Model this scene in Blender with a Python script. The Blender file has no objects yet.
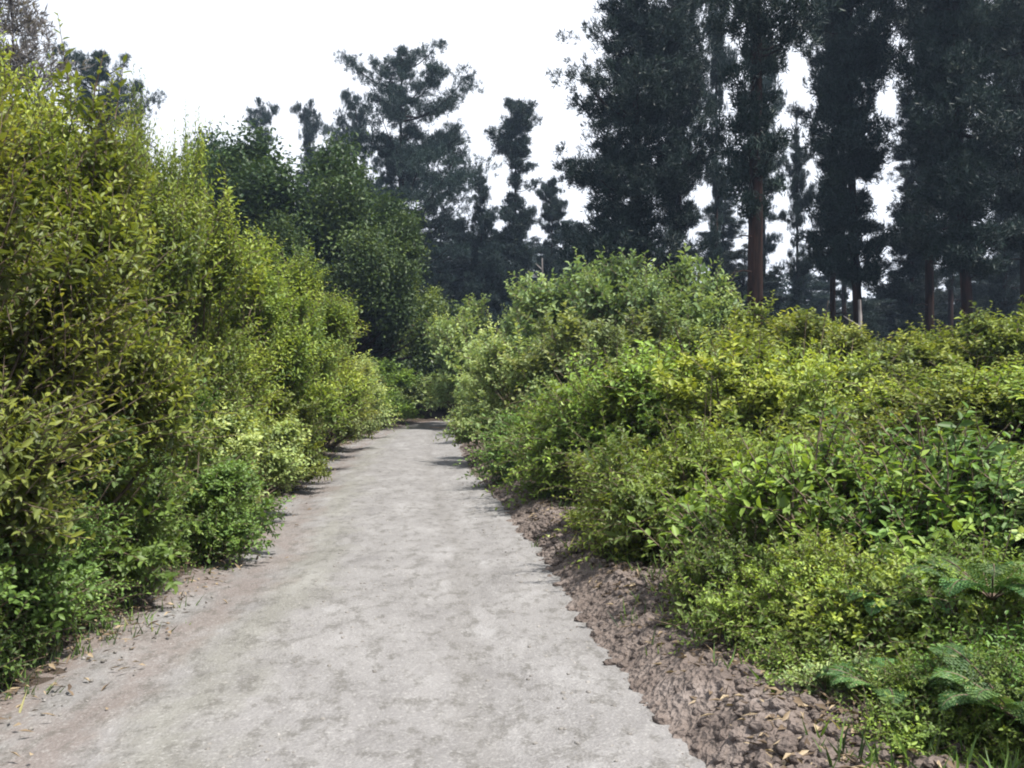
import bpy, math, random
import numpy as np
from math import radians as R_

sc = bpy.context.scene
COL = sc.collection

# ------------------------------------------------------------------ camera
EYE = 1.6
F = 1000.0
cam_d = bpy.data.cameras.new('camera')
cam = bpy.data.objects.new('camera', cam_d)
COL.objects.link(cam)
cam.location = (0, 0, EYE)
cam.rotation_euler = (R_(90), 0, 0)
cam_d.sensor_width = 36
cam_d.lens = 36 * F / 1024
cam_d.clip_end = 3000
cam_d.clip_start = 0.05
sc.camera = cam

# ------------------------------------------------------------------ light
SUN_EL, SUN_AZ = 64.0, 126.0           # azimuth clockwise from +Y (the way the camera looks)
world = bpy.data.worlds.new('World')
sc.world = world
world.use_nodes = True
wn = world.node_tree.nodes
wl = world.node_tree.links
wn.clear()
wo = wn.new('ShaderNodeOutputWorld')
bg = wn.new('ShaderNodeBackground')
sky = wn.new('ShaderNodeTexSky')
sky.sky_type = 'NISHITA'
sky.sun_disc = False
sky.sun_elevation = R_(SUN_EL)
sky.sun_rotation = R_(SUN_AZ)
sky.dust_density = 3.0
bg.inputs['Strength'].default_value = 0.10
# thin bright cloud cover over most of the sky
tc = wn.new('ShaderNodeTexCoord')
mp = wn.new('ShaderNodeMapping')
mp.inputs['Scale'].default_value = (1, 1, 2.6)
nz = wn.new('ShaderNodeTexNoise')
nz.inputs['Scale'].default_value = 2.2
nz.inputs['Detail'].default_value = 6
rp = wn.new('ShaderNodeValToRGB')
rp.color_ramp.elements[0].position = 0.22
rp.color_ramp.elements[0].color = (0.80, 0.80, 0.80, 1)
rp.color_ramp.elements[1].position = 0.55
rp.color_ramp.elements[1].color = (1, 1, 1, 1)
mx = wn.new('ShaderNodeMix')
mx.data_type = 'RGBA'
mx.inputs[7].default_value = (6.0, 6.3, 6.9, 1)
wl.new(tc.outputs['Generated'], mp.inputs['Vector'])
wl.new(mp.outputs[0], nz.inputs['Vector'])
wl.new(nz.outputs[0], rp.inputs[0])
wl.new(rp.outputs[0], mx.inputs[0])
wl.new(sky.outputs[0], mx.inputs[6])
wl.new(mx.outputs[2], bg.inputs[0])
wl.new(bg.outputs[0], wo.inputs[0])

sd = bpy.data.lights.new('sun', 'SUN')
sd.energy = 5.0
sd.angle = R_(2.0)
sd.color = (1.0, 0.95, 0.86)
sun = bpy.data.objects.new('sun', sd)
COL.objects.link(sun)
sun.rotation_euler = (R_(90 - SUN_EL), 0, R_(180 - SUN_AZ))
sun.location = (20, 5, 40)

vs = sc.view_settings
sc.display_settings.display_device = 'sRGB'
vs.view_transform = 'Standard'
vs.look = 'None'
vs.exposure = 1.05
vs.gamma = 1
vs.use_curve_mapping = False
sc.render.engine = 'CYCLES'
cy = sc.cycles
cy.max_bounces = 6
cy.diffuse_bounces = 3
cy.glossy_bounces = 2
cy.transmission_bounces = 3
cy.transparent_max_bounces = 8
cy.volume_bounces = 0
cy.caustics_reflective = False
cy.caustics_refractive = False
cy.pixel_filter_type = 'BLACKMAN_HARRIS'
cy.filter_width = 2.0

# ------------------------------------------------------------------ helpers
rng = np.random.default_rng(7)


def smooth(a, b, t):
    t = np.clip((np.asarray(t, float) - a) / (b - a), 0, 1)
    return t * t * (3 - 2 * t)


_h = np.random.default_rng(3).random((64, 64, 8))


def vnoise(x, y, ch=0):
    a = .62 + .9 * ch
    x = np.asarray(x, float); y = np.asarray(y, float)
    return _vn(x * math.cos(a) - y * math.sin(a), x * math.sin(a) + y * math.cos(a), ch)


def _vn(x, y, ch=0):
    x = np.asarray(x, float); y = np.asarray(y, float)
    xi = np.floor(x).astype(int); yi = np.floor(y).astype(int)
    fx = x - xi; fy = y - yi
    fx = fx * fx * (3 - 2 * fx); fy = fy * fy * (3 - 2 * fy)
    g = lambda a, b: _h[a % 64, b % 64, ch]
    return ((g(xi, yi) * (1 - fx) + g(xi + 1, yi) * fx) * (1 - fy)
            + (g(xi, yi + 1) * (1 - fx) + g(xi + 1, yi + 1) * fx) * fy) - 0.5


# path edges, measured in metres on the ground (Y forward)
PY = np.array([-6, 0, 4.2, 5.1, 6.3, 8.2, 11.8, 18.6, 28.6, 36, 41, 45, 48, 50, 51])
PL = np.array([-2.7, -2.7, -2.7, -2.7, -2.65, -2.75, -3.15, -3.95, -4.7, -4.7, -4.2, -2.6, 0.6, 5, 12.])
PR = np.array([1.1, 1.05, 0.95, 0.82, 0.70, 0.50, 0.18, -0.6, -1.5, -1.95, -1.75, -0.6, 1.6, 6, 12.5])


def path_l(y): return np.interp(y, PY, PL)
def path_r(y): return np.interp(y, PY, PR)


def gz(x, y):
    """ground height"""
    x = np.asarray(x, float); y = np.asarray(y, float)
    r = x - path_r(y)
    l = path_l(y) - x
    z = 0.75 * smooth(0.5, 7, r) + 0.4 * smooth(0.3, 6, l)
    z = z + (0.35 * vnoise(x * 0.13, y * 0.13, 1)) * smooth(1, 6, np.maximum(r, l))
    near = smooth(0.0, 0.8, np.maximum(r, l))
    z = z + 0.06 * vnoise(x * 1.7, y * 1.7, 2) * near
    z = z - 0.035 * (1 - near)
    return z


def g1(x, y): return float(gz(x, y))


def mesh_obj(name, V, faces=None, quads=None, tris=None, mat=None, parent=None, attrs=None, smooth_shade=False, link=True):
    me = bpy.data.meshes.new(name)
    V = np.asarray(V, dtype=np.float32)
    if faces is not None:
        me.from_pydata(V.tolist(), [], faces)
    else:
        nq = 0 if quads is None else len(quads)
        nt = 0 if tris is None else len(tris)
        idx = []
        tot = []
        if nq:
            idx.append(np.asarray(quads, np.int32).ravel()); tot.append(np.full(nq, 4, np.int32))
        if nt:
            idx.append(np.asarray(tris, np.int32).ravel()); tot.append(np.full(nt, 3, np.int32))
        idx = np.concatenate(idx); tot = np.concatenate(tot)
        st = np.concatenate(([0], np.cumsum(tot)[:-1])).astype(np.int32)
        me.vertices.add(len(V)); me.vertices.foreach_set('co', V.ravel())
        me.loops.add(len(idx)); me.loops.foreach_set('vertex_index', idx)
        me.polygons.add(len(tot)); me.polygons.foreach_set('loop_start', st); me.polygons.foreach_set('loop_total', tot)
    if smooth_shade:
        me.polygons.foreach_set('use_smooth', np.ones(len(me.polygons), bool))
    for k, a in (attrs or {}).items():
        at = me.attributes.new(k, 'FLOAT', 'POINT')
        at.data.foreach_set('value', np.asarray(a, np.float32))
    me.update()
    me.validate()
    if mat: me.materials.append(mat)
    o = bpy.data.objects.new(name, me)
    if link: COL.objects.link(o)
    if parent: o.parent = parent
    return o


def unit(v):
    return v / np.maximum(np.linalg.norm(v, axis=-1, keepdims=True), 1e-6)


class Leaves:
    """collects leaves, builds one mesh"""
    def __init__(s): s.V = []; s.Q = []; s.T = []; s.tone = []; s.n = 0

    def add(s, P, D, N, L, W, tone, fine=True, fold=0.25, curl=0.15):
        n = len(P)
        L = np.broadcast_to(L, (n,))[:, None]; W = np.broadcast_to(W, (n,))[:, None]
        D = unit(D)
        S = unit(np.cross(D, N)); N = np.cross(S, D)
        if fine:
            prof = [(0, 0, 0), (.3, .8, 1), (.65, .72, 1), (1, 0, 0), (.65, -.72, 1), (.3, -.8, 1)]
        else:
            prof = [(0, 0, 0), (.45, 1, 1), (1, 0, 0), (.45, -1, 1)]
        k = len(prof)
        V = np.empty((n, k, 3))
        for i, (t, w, f) in enumerate(prof):
            V[:, i] = P + D * L * t + S * W * 0.5 * w + N * (W * fold * abs(w) - L * curl * t * t)
        b = s.n + np.arange(n)[:, None] * k
        if fine:
            s.Q.append(b + np.array([0, 1, 2, 3])); s.Q.append(b + np.array([0, 3, 4, 5]))
        else:
            s.T.append(b + np.array([0, 1, 2])); s.T.append(b + np.array([0, 2, 3]))
        s.V.append(V.reshape(-1, 3)); s.tone.append(np.repeat(tone, k)); s.n += n * k

    def build(s, name, mat, parent):
        return mesh_obj(name, np.concatenate(s.V), quads=np.concatenate(s.Q) if s.Q else None,
                        tris=np.concatenate(s.T) if s.T else None, mat=mat, parent=parent,
                        attrs={'tone': np.concatenate(s.tone)})


class Tubes:
    def __init__(s): s.V = []; s.Q = []; s.n = 0

    def add(s, P, rad, sides=5):
        """P (n,k,3) polylines, rad (n,k)"""
        n, k, _ = P.shape
        rad = np.broadcast_to(rad, (n, k))
        T = np.gradient(P, axis=1); T = unit(T)
        ref = np.where(np.abs(T[..., 2:3]) > 0.9, np.array([1., 0, 0]), np.array([0, 0, 1.]))
        A = unit(np.cross(T, ref)); B = np.cross(T, A)
        ang = np.arange(sides) * 2 * math.pi / sides
        V = P[:, :, None] + rad[:, :, None, None] * (A[:, :, None] * np.cos(ang)[None, None, :, None] + B[:, :, None] * np.sin(ang)[None, None, :, None])
        base = s.n + (np.arange(n)[:, None, None] * k + np.arange(k - 1)[None, :, None]) * sides
        j = np.arange(sides)[None, None, :]; j2 = (j + 1) % sides
        Q = np.stack([base + j, base + j2, base + sides + j2, base + sides + j], -1).reshape(-1, 4)
        s.V.append(V.reshape(-1, 3)); s.Q.append(Q); s.n += n * k * sides

    def build(s, name, mat, parent, smooth_shade=True):
        return mesh_obj(name, np.concatenate(s.V), quads=np.concatenate(s.Q), mat=mat, parent=parent, smooth_shade=smooth_shade)


# ------------------------------------------------------------------ materials
def nodes(name):
    m = bpy.data.materials.new(name); m.use_nodes = True
    n = m.node_tree.nodes; n.clear()
    out = n.new('ShaderNodeOutputMaterial')
    return m, n, m.node_tree.links, out


def ramp(n, stops):
    r = n.new('ShaderNodeValToRGB'); e = r.color_ramp.elements
    while len(e) < len(stops): e.new(0.5)
    for q, (p, c) in zip(e, stops): q.position = p; q.color = (*c, 1)
    return r


def foliage(name, stops, transl=0.38, gloss=0.06, rough=0.5, hue=0.028, val=0.32):
    m, n, l, out = nodes(name)
    at = n.new('ShaderNodeAttribute'); at.attribute_name = 'tone'
    if stops[-1][0] < 1: stops = stops + [(1, (.36, .29, .17))]
    r = ramp(n, stops); l.new(at.outputs['Fac'], r.inputs[0])
    oi = n.new('ShaderNodeObjectInfo')
    hs = n.new('ShaderNodeHueSaturation')
    mr = n.new('ShaderNodeMapRange'); mr.inputs[3].default_value = 0.5 - hue * .15; mr.inputs[4].default_value = 0.5 + hue * 1.2
    l.new(oi.outputs['Random'], mr.inputs[0]); l.new(mr.outputs[0], hs.inputs['Hue'])
    ml = n.new('ShaderNodeMath'); ml.operation = 'MULTIPLY'; ml.inputs[1].default_value = 7.13
    fr = n.new('ShaderNodeMath'); fr.operation = 'FRACT'
    l.new(oi.outputs['Random'], ml.inputs[0]); l.new(ml.outputs[0], fr.inputs[0])
    mv = n.new('ShaderNodeMapRange'); mv.inputs[3].default_value = 1 - val; mv.inputs[4].default_value = 1 + val
    l.new(fr.outputs[0], mv.inputs[0]); l.new(mv.outputs[0], hs.inputs['Value'])
    l.new(r.outputs[0], hs.inputs['Color'])
    df = n.new('ShaderNodeBsdfDiffuse'); tr = n.new('ShaderNodeBsdfTranslucent'); gl = n.new('ShaderNodeBsdfGlossy')
    gl.inputs['Roughness'].default_value = rough
    l.new(hs.outputs[0], df.inputs[0])
    mt = n.new('ShaderNodeMix'); mt.data_type = 'RGBA'; mt.blend_type = 'MULTIPLY'; mt.inputs[0].default_value = 1
    mt.inputs[7].default_value = (1.4, 1.3, 0.6, 1)
    l.new(hs.outputs[0], mt.inputs[6]); l.new(mt.outputs[2], tr.inputs[0])
    m1 = n.new('ShaderNodeMixShader'); m1.inputs[0].default_value = transl
    l.new(df.outputs[0], m1.inputs[1]); l.new(tr.outputs[0], m1.inputs[2])
    fn = n.new('ShaderNodeFresnel'); fn.inputs[0].default_value = 1.4
    fm = n.new('ShaderNodeMath'); fm.operation = 'MULTIPLY_ADD'; fm.inputs[1].default_value = gloss * 2; fm.inputs[2].default_value = gloss * .3
    l.new(fn.outputs[0], fm.inputs[0])
    m2 = n.new('ShaderNodeMixShader'); l.new(fm.outputs[0], m2.inputs[0])
    l.new(m1.outputs[0], m2.inputs[1]); l.new(gl.outputs[0], m2.inputs[2])
    l.new(m2.outputs[0], out.inputs[0])
    return m


def bark(name, a, b, scale=6):
    m, n, l, out = nodes(name)
    tc = n.new('ShaderNodeTexCoord'); mp = n.new('ShaderNodeMapping'); mp.inputs['Scale'].default_value = (1, 1, .2)
    nz = n.new('ShaderNodeTexNoise'); nz.inputs['Scale'].default_value = scale; nz.inputs['Detail'].default_value = 5
    l.new(tc.outputs['Object'], mp.inputs[0]); l.new(mp.outputs[0], nz.inputs[0])
    r = ramp(n, [(.35, a), (.65, b)]); l.new(nz.outputs[0], r.inputs[0])
    p = n.new('ShaderNodeBsdfPrincipled'); p.inputs['Roughness'].default_value = .95; p.inputs['Specular IOR Level'].default_value = .08
    bp = n.new('ShaderNodeBump'); bp.inputs['Strength'].default_value = .6; bp.inputs['Distance'].default_value = .05
    l.new(nz.outputs[0], bp.inputs['Height']); l.new(bp.outputs[0], p.inputs['Normal'])
    l.new(r.outputs[0], p.inputs['Base Color']); l.new(p.outputs[0], out.inputs[0])
    return m


M = {}
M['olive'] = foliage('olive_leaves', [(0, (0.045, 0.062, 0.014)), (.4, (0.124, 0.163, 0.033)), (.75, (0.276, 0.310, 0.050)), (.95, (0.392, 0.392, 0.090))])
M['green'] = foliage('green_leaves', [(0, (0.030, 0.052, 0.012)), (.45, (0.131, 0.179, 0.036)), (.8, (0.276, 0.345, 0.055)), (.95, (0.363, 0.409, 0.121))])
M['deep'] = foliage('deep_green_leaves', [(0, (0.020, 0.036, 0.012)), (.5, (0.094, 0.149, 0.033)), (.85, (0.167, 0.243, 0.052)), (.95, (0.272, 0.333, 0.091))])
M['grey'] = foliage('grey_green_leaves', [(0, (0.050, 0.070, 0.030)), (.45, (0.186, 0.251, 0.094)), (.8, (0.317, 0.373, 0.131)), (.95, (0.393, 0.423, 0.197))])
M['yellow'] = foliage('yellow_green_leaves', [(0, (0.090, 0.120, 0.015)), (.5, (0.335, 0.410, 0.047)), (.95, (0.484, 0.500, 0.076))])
M['fern'] = foliage('fern_fronds', [(0, (0.030, 0.080, 0.035)), (.5, (0.09, 0.165, 0.05)), (.95, (0.19, 0.26, 0.09))], gloss=.05)
M['tree'] = foliage('dark_tree_leaves', [(0, (.014, .03, .012)), (.5, (.04, .072, .022)), (.85, (.085, .13, .03)), (1, (.14, .18, .05))], transl=.25)
M['needle'] = foliage('pine_needles', [(0, (.007, .016, .014)), (.5, (.012, .026, .024)), (.9, (.022, .042, .032)), (1, (.045, .06, .035))], transl=.10, gloss=.03, rough=.6, hue=.02)
M['pale'] = foliage('pale_dry_twigs', [(0, (.07, .065, .075)), (1, (.20, .19, .20))], transl=.3, gloss=.03)
M['litter'] = foliage('dry_litter', [(0, (.05, .035, .028)), (.5, (.12, .085, .06)), (1, (.26, .20, .14))], transl=.1, gloss=.03)
M['pinebark'] = bark('pine_bark', (.006, .0045, .0045), (.030, .017, .014), 5)
M['stem'] = bark('shrub_stem', (.06, .045, .035), (.17, .13, .10), 20)
M['dead'] = bark('bleached_wood', (.12, .11, .11), (.28, .26, .25), 9)


def earth(name, stops, nscale, bump, dist, extra=None):
    m, n, l, out = nodes(name)
    tc = n.new('ShaderNodeTexCoord')
    n1 = n.new('ShaderNodeTexNoise'); n1.inputs['Scale'].default_value = nscale; n1.inputs['Detail'].default_value = 8; n1.inputs['Roughness'].default_value = .65
    m0 = n.new('ShaderNodeMapping'); m0.inputs['Scale'].default_value = (1, .4 if extra else 1, 1)
    l.new(tc.outputs['Object'], m0.inputs[0]); l.new(m0.outputs[0], n1.inputs[0])
    r = ramp(n, stops); l.new(n1.outputs[0], r.inputs[0])
    vo = n.new('ShaderNodeTexVoronoi'); vo.inputs['Scale'].default_value = 28
    l.new(tc.outputs['Object'], vo.inputs[0])
    n2 = n.new('ShaderNodeTexNoise'); n2.inputs['Scale'].default_value = 45; n2.inputs['Detail'].default_value = 4
    l.new(tc.outputs['Object'], n2.inputs[0])
    ad = n.new('ShaderNodeMath'); ad.operation = 'ADD'; l.new(vo.outputs[0], ad.inputs[0]); l.new(n2.outputs[0], ad.inputs[1])
    p = n.new('ShaderNodeBsdfPrincipled'); p.inputs['Roughness'].default_value = .95
    if extra:
        n2.inputs['Scale'].default_value = 16; n2.inputs['Detail'].default_value = 9; n2.inputs['Roughness'].default_value = .75
        vo.inputs['Scale'].default_value = 60; vo.inputs['Randomness'].default_value = 1
    p.inputs['Specular IOR Level'].default_value = .2
    bp = n.new('ShaderNodeBump'); bp.inputs['Strength'].default_value = bump; bp.inputs['Distance'].default_value = dist
    l.new(ad.outputs[0], bp.inputs['Height']); l.new(bp.outputs[0], p.inputs['Normal'])
    last = r.outputs[0]
    if extra: last = extra(n, l, tc, last, n2)
    l.new(last, p.inputs['Base Color']); l.new(p.outputs[0], out.inputs[0])
    return m


def mixc(n, l, fac, a, b):
    mx = n.new('ShaderNodeMix'); mx.data_type = 'RGBA'
    l.new(fac, mx.inputs[0]); l.new(a, mx.inputs[6])
    if isinstance(b, tuple): mx.inputs[7].default_value = (*b, 1)
    else: l.new(b, mx.inputs[7])
    return mx.outputs[2]


def path_extra(n, l, tc, col, n2):
    # 'across' runs 0 at the left edge to 1 at the right edge of the track
    at = n.new('ShaderNodeAttribute'); at.attribute_name = 'across'
    mp = n.new('ShaderNodeMapping'); mp.inputs['Scale'].default_value = (1, .5, 1); l.new(tc.outputs['Object'], mp.inputs[0])
    nb = n.new('ShaderNodeTexNoise'); nb.inputs['Scale'].default_value = 1.6; nb.inputs['Detail'].default_value = 7; nb.inputs['Roughness'].default_value = .7
    l.new(mp.outputs[0], nb.inputs[0])
    def band(c, w, amt, thr=.48):
        s = n.new('ShaderNodeMath'); s.operation = 'SUBTRACT'; s.inputs[1].default_value = c; l.new(at.outputs['Fac'], s.inputs[0])
        a = n.new('ShaderNodeMath'); a.operation = 'ABSOLUTE'; l.new(s.outputs[0], a.inputs[0])
        mr = n.new('ShaderNodeMapRange'); mr.inputs[1].default_value = w; mr.inputs[2].default_value = 0; mr.inputs[3].default_value = -.35; mr.inputs[4].default_value = .25
        l.new(a.outputs[0], mr.inputs[0])
        d = n.new('ShaderNodeMath'); d.operation = 'ADD'; l.new(mr.outputs[0], d.inputs[0]); l.new(nb.outputs[0], d.inputs[1])
        q = n.new('ShaderNodeMapRange'); q.inputs[1].default_value = thr; q.inputs[2].default_value = thr + .2; q.inputs[4].default_value = amt
        l.new(d.outputs[0], q.inputs[0]); return q.outputs[0]
    col = mixc(n, l, band(.34, .26, .22, .54), col, (.105, .108, .060))      # moss and short weeds left of centre
    col = mixc(n, l, band(.22, .22, .6, .52), col, (.125, .100, .092))    # reddish brown wear
    col = mixc(n, l, band(.70, .07, .35, .46), col, (.11, .104, .10))     # wheel track
    col = mixc(n, l, band(.08, .20, .8), col, (.125, .098, .088))     # brown soil along the left
    col = mixc(n, l, band(.99, .11, .85, .44), col, (.11, .088, .075))
    # small dark specks: pebbles and twigs
    sp = n.new('ShaderNodeTexNoise'); sp.inputs['Scale'].default_value = 9; sp.inputs['Detail'].default_value = 9; sp.inputs['Roughness'].default_value = .75
    l.new(mp.outputs[0], sp.inputs[0])
    sr = n.new('ShaderNodeMapRange'); sr.inputs[1].default_value = .50; sr.inputs[2].default_value = .60; sr.inputs[4].default_value = .6; l.new(sp.outputs[0], sr.inputs[0])
    col = mixc(n, l, sr.outputs[0], col, (.07, .066, .060))
    fs = n.new('ShaderNodeTexNoise'); fs.inputs['Scale'].default_value = 38; fs.inputs['Detail'].default_value = 4; fs.inputs['Roughness'].default_value = .8
    l.new(tc.outputs['Object'], fs.inputs[0])
    fr = n.new('ShaderNodeMapRange'); fr.inputs[1].default_value = .52; fr.inputs[2].default_value = .68; fr.inputs[4].default_value = .4; l.new(fs.outputs[0], fr.inputs[0])
    col = mixc(n, l, fr.outputs[0], col, (.34, .335, .33))
    return col


M['path'] = earth('gravel_track', [(.26, (.115, .110, .111)), (.43, (.148, .143, .144)), (.57, (.175, .170, .171)), (.74, (.225, .222, .226))], 2.6, .45, .02, path_extra)
M['soil'] = earth('forest_soil', [(.3, (.025, .02, .018)), (.6, (.065, .05, .04)), (.8, (.12, .10, .085))], 1.5, .8, .05)
M['verge'] = earth('turned_soil', [(.3, (.06, .048, .044)), (.5, (.125, .101, .09)), (.68, (.18, .152, .14)), (.8, (.24, .215, .205))], 3.0, .8, .04)
M['stone'] = earth('pale_stone', [(.3, (.09, .083, .078)), (.5, (.17, .16, .15)), (.7, (.28, .27, .265))], 5, .5, .02)


# ------------------------------------------------------------------ ground
def grid_sheet(name, xs, ys, zf, mat, attrs=None):
    X, Y = np.meshgrid(xs, ys)
    Z = zf(X, Y)
    V = np.stack([X, Y, Z], -1).reshape(-1, 3)
    nx, ny = len(xs), len(ys)
    i = np.arange(ny - 1)[:, None] * nx + np.arange(nx - 1)[None]
    Q = np.stack([i, i + 1, i + nx + 1, i + nx], -1).reshape(-1, 4)
    return mesh_obj(name, V, quads=Q, mat=mat, smooth_shade=True)


xs = np.concatenate([[-900, -400, -150, -80], np.arange(-45, -6, 1.0), np.arange(-6, 5, .16), np.arange(5, 45, 1.0), [80, 150, 400, 900]])
ys = np.concatenate([[-60, -20], np.arange(-6, 14, .16), np.arange(14, 50, .5), np.arange(50, 140, 4), [180, 300, 600, 1500]])
o = grid_sheet('ground', xs, ys, gz, M['soil']); o['kind'] = 'structure'


def ribbon(name, ys, left, right, n, zf, mat):
    t = np.linspace(0, 1, n)
    Y = np.repeat(ys[:, None], n, 1)
    X = left(ys)[:, None] * (1 - t) + right(ys)[:, None] * t
    Z = zf(X, Y, t[None])
    V = np.stack([X, Y, Z], -1).reshape(-1, 3)
    i = np.arange(len(ys) - 1)[:, None] * n + np.arange(n - 1)[None]
    Q = np.stack([i, i + 1, i + n + 1, i + n], -1).reshape(-1, 4)
    return mesh_obj(name, V, quads=Q, mat=mat, smooth_shade=True, attrs={'across': np.tile(t, len(ys))})


def jag(y, s):
    return 0.24 * vnoise(y * 1.1, y * 0 + s, 3) + 0.12 * vnoise(y * 4, y * 0 + s, 4) + .07 * vnoise(y * 13, y * 0 + s, 2)


ys_p = np.concatenate([np.arange(-5, 16, .07), np.arange(16, 50.5, .2)])


def path_z(X, Y, t):
    rut = -0.03 * np.exp(-((t - .2) / .09) ** 2) - 0.03 * np.exp(-((t - .72) / .1) ** 2)
    crown = 0.03 * np.sin(np.pi * t)
    edge = 0
    return rut + crown + edge + 0.03 * vnoise(X * 1.3, Y * .9, 5) + 0.012 * vnoise(X * 5, Y * 4, 6) + .007 * vnoise(X * 13, Y * 11, 1)


o = ribbon('path', ys_p, lambda y: path_l(y) - .2 + jag(y, 3.3), lambda y: path_r(y) + .2 + jag(y, 9.1), 60, path_z, M['path']); o['kind'] = 'structure'

# bank of turned soil along the right of the track
ys_v = np.concatenate([np.arange(-4, 14, .045), np.arange(14, 46, .15)])


def verge_z(X, Y, t):
    w = np.interp(Y, [4, 8, 20, 40], [1, 1, .7, .5])
    body = 0.19 * np.sin(np.pi * np.clip(t * 1.25, 0, 1)) ** .8 * w
    lump = (0.11 * vnoise(X * 3.1, Y * 2.6, 0) + 0.07 * vnoise(X * 8, Y * 7, 1) + 0.03 * vnoise(X * 19, Y * 17, 2)) * smooth(0, .2, t) * w
    rag = .04 * vnoise(X * 2.3, Y * 1.9, 4) + .03 * vnoise(X * 9, Y * 9, 5) + .04 * vnoise(X * 23, Y * 21, 3)
    return -0.045 * (1 - smooth(0, .3, t)) + rag * smooth(0, .08, t) + gz(X, Y) * smooth(.5, 1, t) + body * smooth(.05, .35, t) + lump * smooth(.05, .4, t)


o = ribbon('dirt_bank', ys_v, lambda y: path_r(y) - .42 + .7 * jag(y, 9.1), lambda y: path_r(y) + 1.5, 56, verge_z, M['verge']); o['kind'] = 'structure'


def left_z(X, Y, t):
    q = 1 - t
    rag = .06 * vnoise(X * 3.3, Y * 2.9, 4) + .045 * vnoise(X * 9, Y * 9, 5) + .02 * vnoise(X * 21, Y * 21, 3)
    return -0.05 * (1 - smooth(0, .35, q)) + rag * smooth(0, .08, q) + gz(X, Y) * smooth(.4, .9, q) + .05 * smooth(.1, .5, q)


o = ribbon('left_verge', ys_v, lambda y: path_l(y) - 1.3, lambda y: path_l(y) + .50 + .7 * jag(y, 3.3), 48, left_z, M['soil']); o['kind'] = 'structure'


# ------------------------------------------------------------------ stones and litter (uncountable)
def rock_geo(seed, n=1):
    """one lumpy stone, icosphere-like, radius ~1"""
    import bmesh
    r = random.Random(seed)
    bm = bmesh.new(); bmesh.ops.create_icosphere(bm, subdivisions=2 if n == 1 else 1, radius=1)
    for v in bm.verts:
        c = v.co
        k = 1 + .22 * math.sin(3.1 * c.x + seed) + .2 * math.sin(2.7 * c.y + 2 * seed) + .12 * r.uniform(-1, 1)
        v.co = c * k
    V = np.array([v.co[:] for v in bm.verts]); T = np.array([[v.index for v in f.verts] for f in bm.faces])
    bm.free()
    return V, T


def scatter_stones(name, mat, n, ypos, xpos, zf, size):
    protos = [rock_geo(s, 2) for s in (1, 4, 8)]
    Vs, Ts, off = [], [], 0
    for i in range(n):
        V, T = protos[i % 3]
        y = ypos(); x = xpos(y); s = size()
        a = rng.random() * 6.28
        c, q = math.cos(a), math.sin(a)
        W = V * np.array([s, s * .8, s * .55])
        W = np.stack([W[:, 0] * c - W[:, 1] * q, W[:, 0] * q + W[:, 1] * c, W[:, 2]], -1) + [x, y, zf(x, y) + s * .15]
        Vs.append(W); Ts.append(T + off); off += len(V)
    o = mesh_obj(name, np.concatenate(Vs), tris=np.concatenate(Ts), mat=mat, smooth_shade=False)
    o['kind'] = 'stuff'
    return o


def zp(x, y):
    t = (x - path_l(y)) / (path_r(y) - path_l(y))
    return float(path_z(np.array(x), np.array(y), np.array(t)))


def zv(x, y):
    t = (x - path_r(y) + .42) / 1.92
    return float(verge_z(np.array(x), np.array(y), np.array(t)))


def gx(y):
    w = path_r(y) - path_l(y)
    t = rng.choice([.05, .45, .93, .97]) + rng.normal(0, .09)
    return path_l(y) + w * min(max(t, -.02), 1.02)


o = scatter_stones('gravel', M['stone'], 6500, lambda: 3 + 22 * rng.random() ** 1.7,
                   gx, lambda x, y: zp(x, y) - .004, lambda: .003 + .016 * rng.random() ** 5)
o['label'] = 'loose gravel scattered over the grey track'; o['category'] = 'gravel'
o = scatter_stones('soil_clods', M['verge'], 11000, lambda: 3.2 + 22 * rng.random() ** 1.5,
                   lambda y: path_r(y) + min(rng.gamma(2.4, .2), 1.4) - .22, lambda x, y: max(zv(x, y), zp(x, y)) - .003, lambda: .008 + .05 * rng.random() ** 4)
o['label'] = 'crumbled brown clods of soil along the right bank'; o['category'] = 'soil'

# dry leaves and twigs along both edges
lv = Leaves()
n = 16000
yy = 3 + 30 * rng.random(n) ** 1.5
side = rng.random(n) < .55
xx = np.where(side, path_l(yy) + rng.normal(-.35, .35, n), path_r(yy) + np.abs(rng.normal(.5, .4, n)))
zz = np.maximum(left_z(xx, yy, np.clip((xx - path_l(yy) + 1.3) / 1.8, 0, 1)), 0) + .015 + .03 * rng.random(n)
zz = np.where(side, zz, [zv(a, b) + .02 if a < path_r(b) + 1.4 else g1(a, b) + .05 for a, b in zip(xx, yy)])
d = rng.normal(0, 1, (n, 3)); d[:, 2] *= .25
nn = rng.normal(0, .4, (n, 3)); nn[:, 2] = 1
lv.add(np.stack([xx, yy, zz], -1), d, nn, rng.uniform(.03, .09, n), rng.uniform(.008, .03, n), rng.random(n), fine=False)
o = lv.build('leaf_litter', M['litter'], None); o['kind'] = 'stuff'; o['label'] = 'dry leaves and bits of twig on both edges of the track'; o['category'] = 'leaf litter'


# ------------------------------------------------------------------ things
def thing(name, label, cat, group=None, loc=(0, 0, 0)):
    o = bpy.data.objects.new(name, None); COL.objects.link(o)
    o.empty_display_size = .3
    o.location = loc; o['label'] = label; o['category'] = cat
    if group: o['group'] = group
    return o


def dup(root, label=None, group=None):
    r = root.copy(); COL.objects.link(r)
    if label: r['label'] = label
    if group: r['group'] = group
    for ch in list(root.children):
        c = ch.copy(); COL.objects.link(c); c.parent = r
        for g in list(ch.children):
            d = g.copy(); COL.objects.link(d); d.parent = c
    return r


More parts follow.
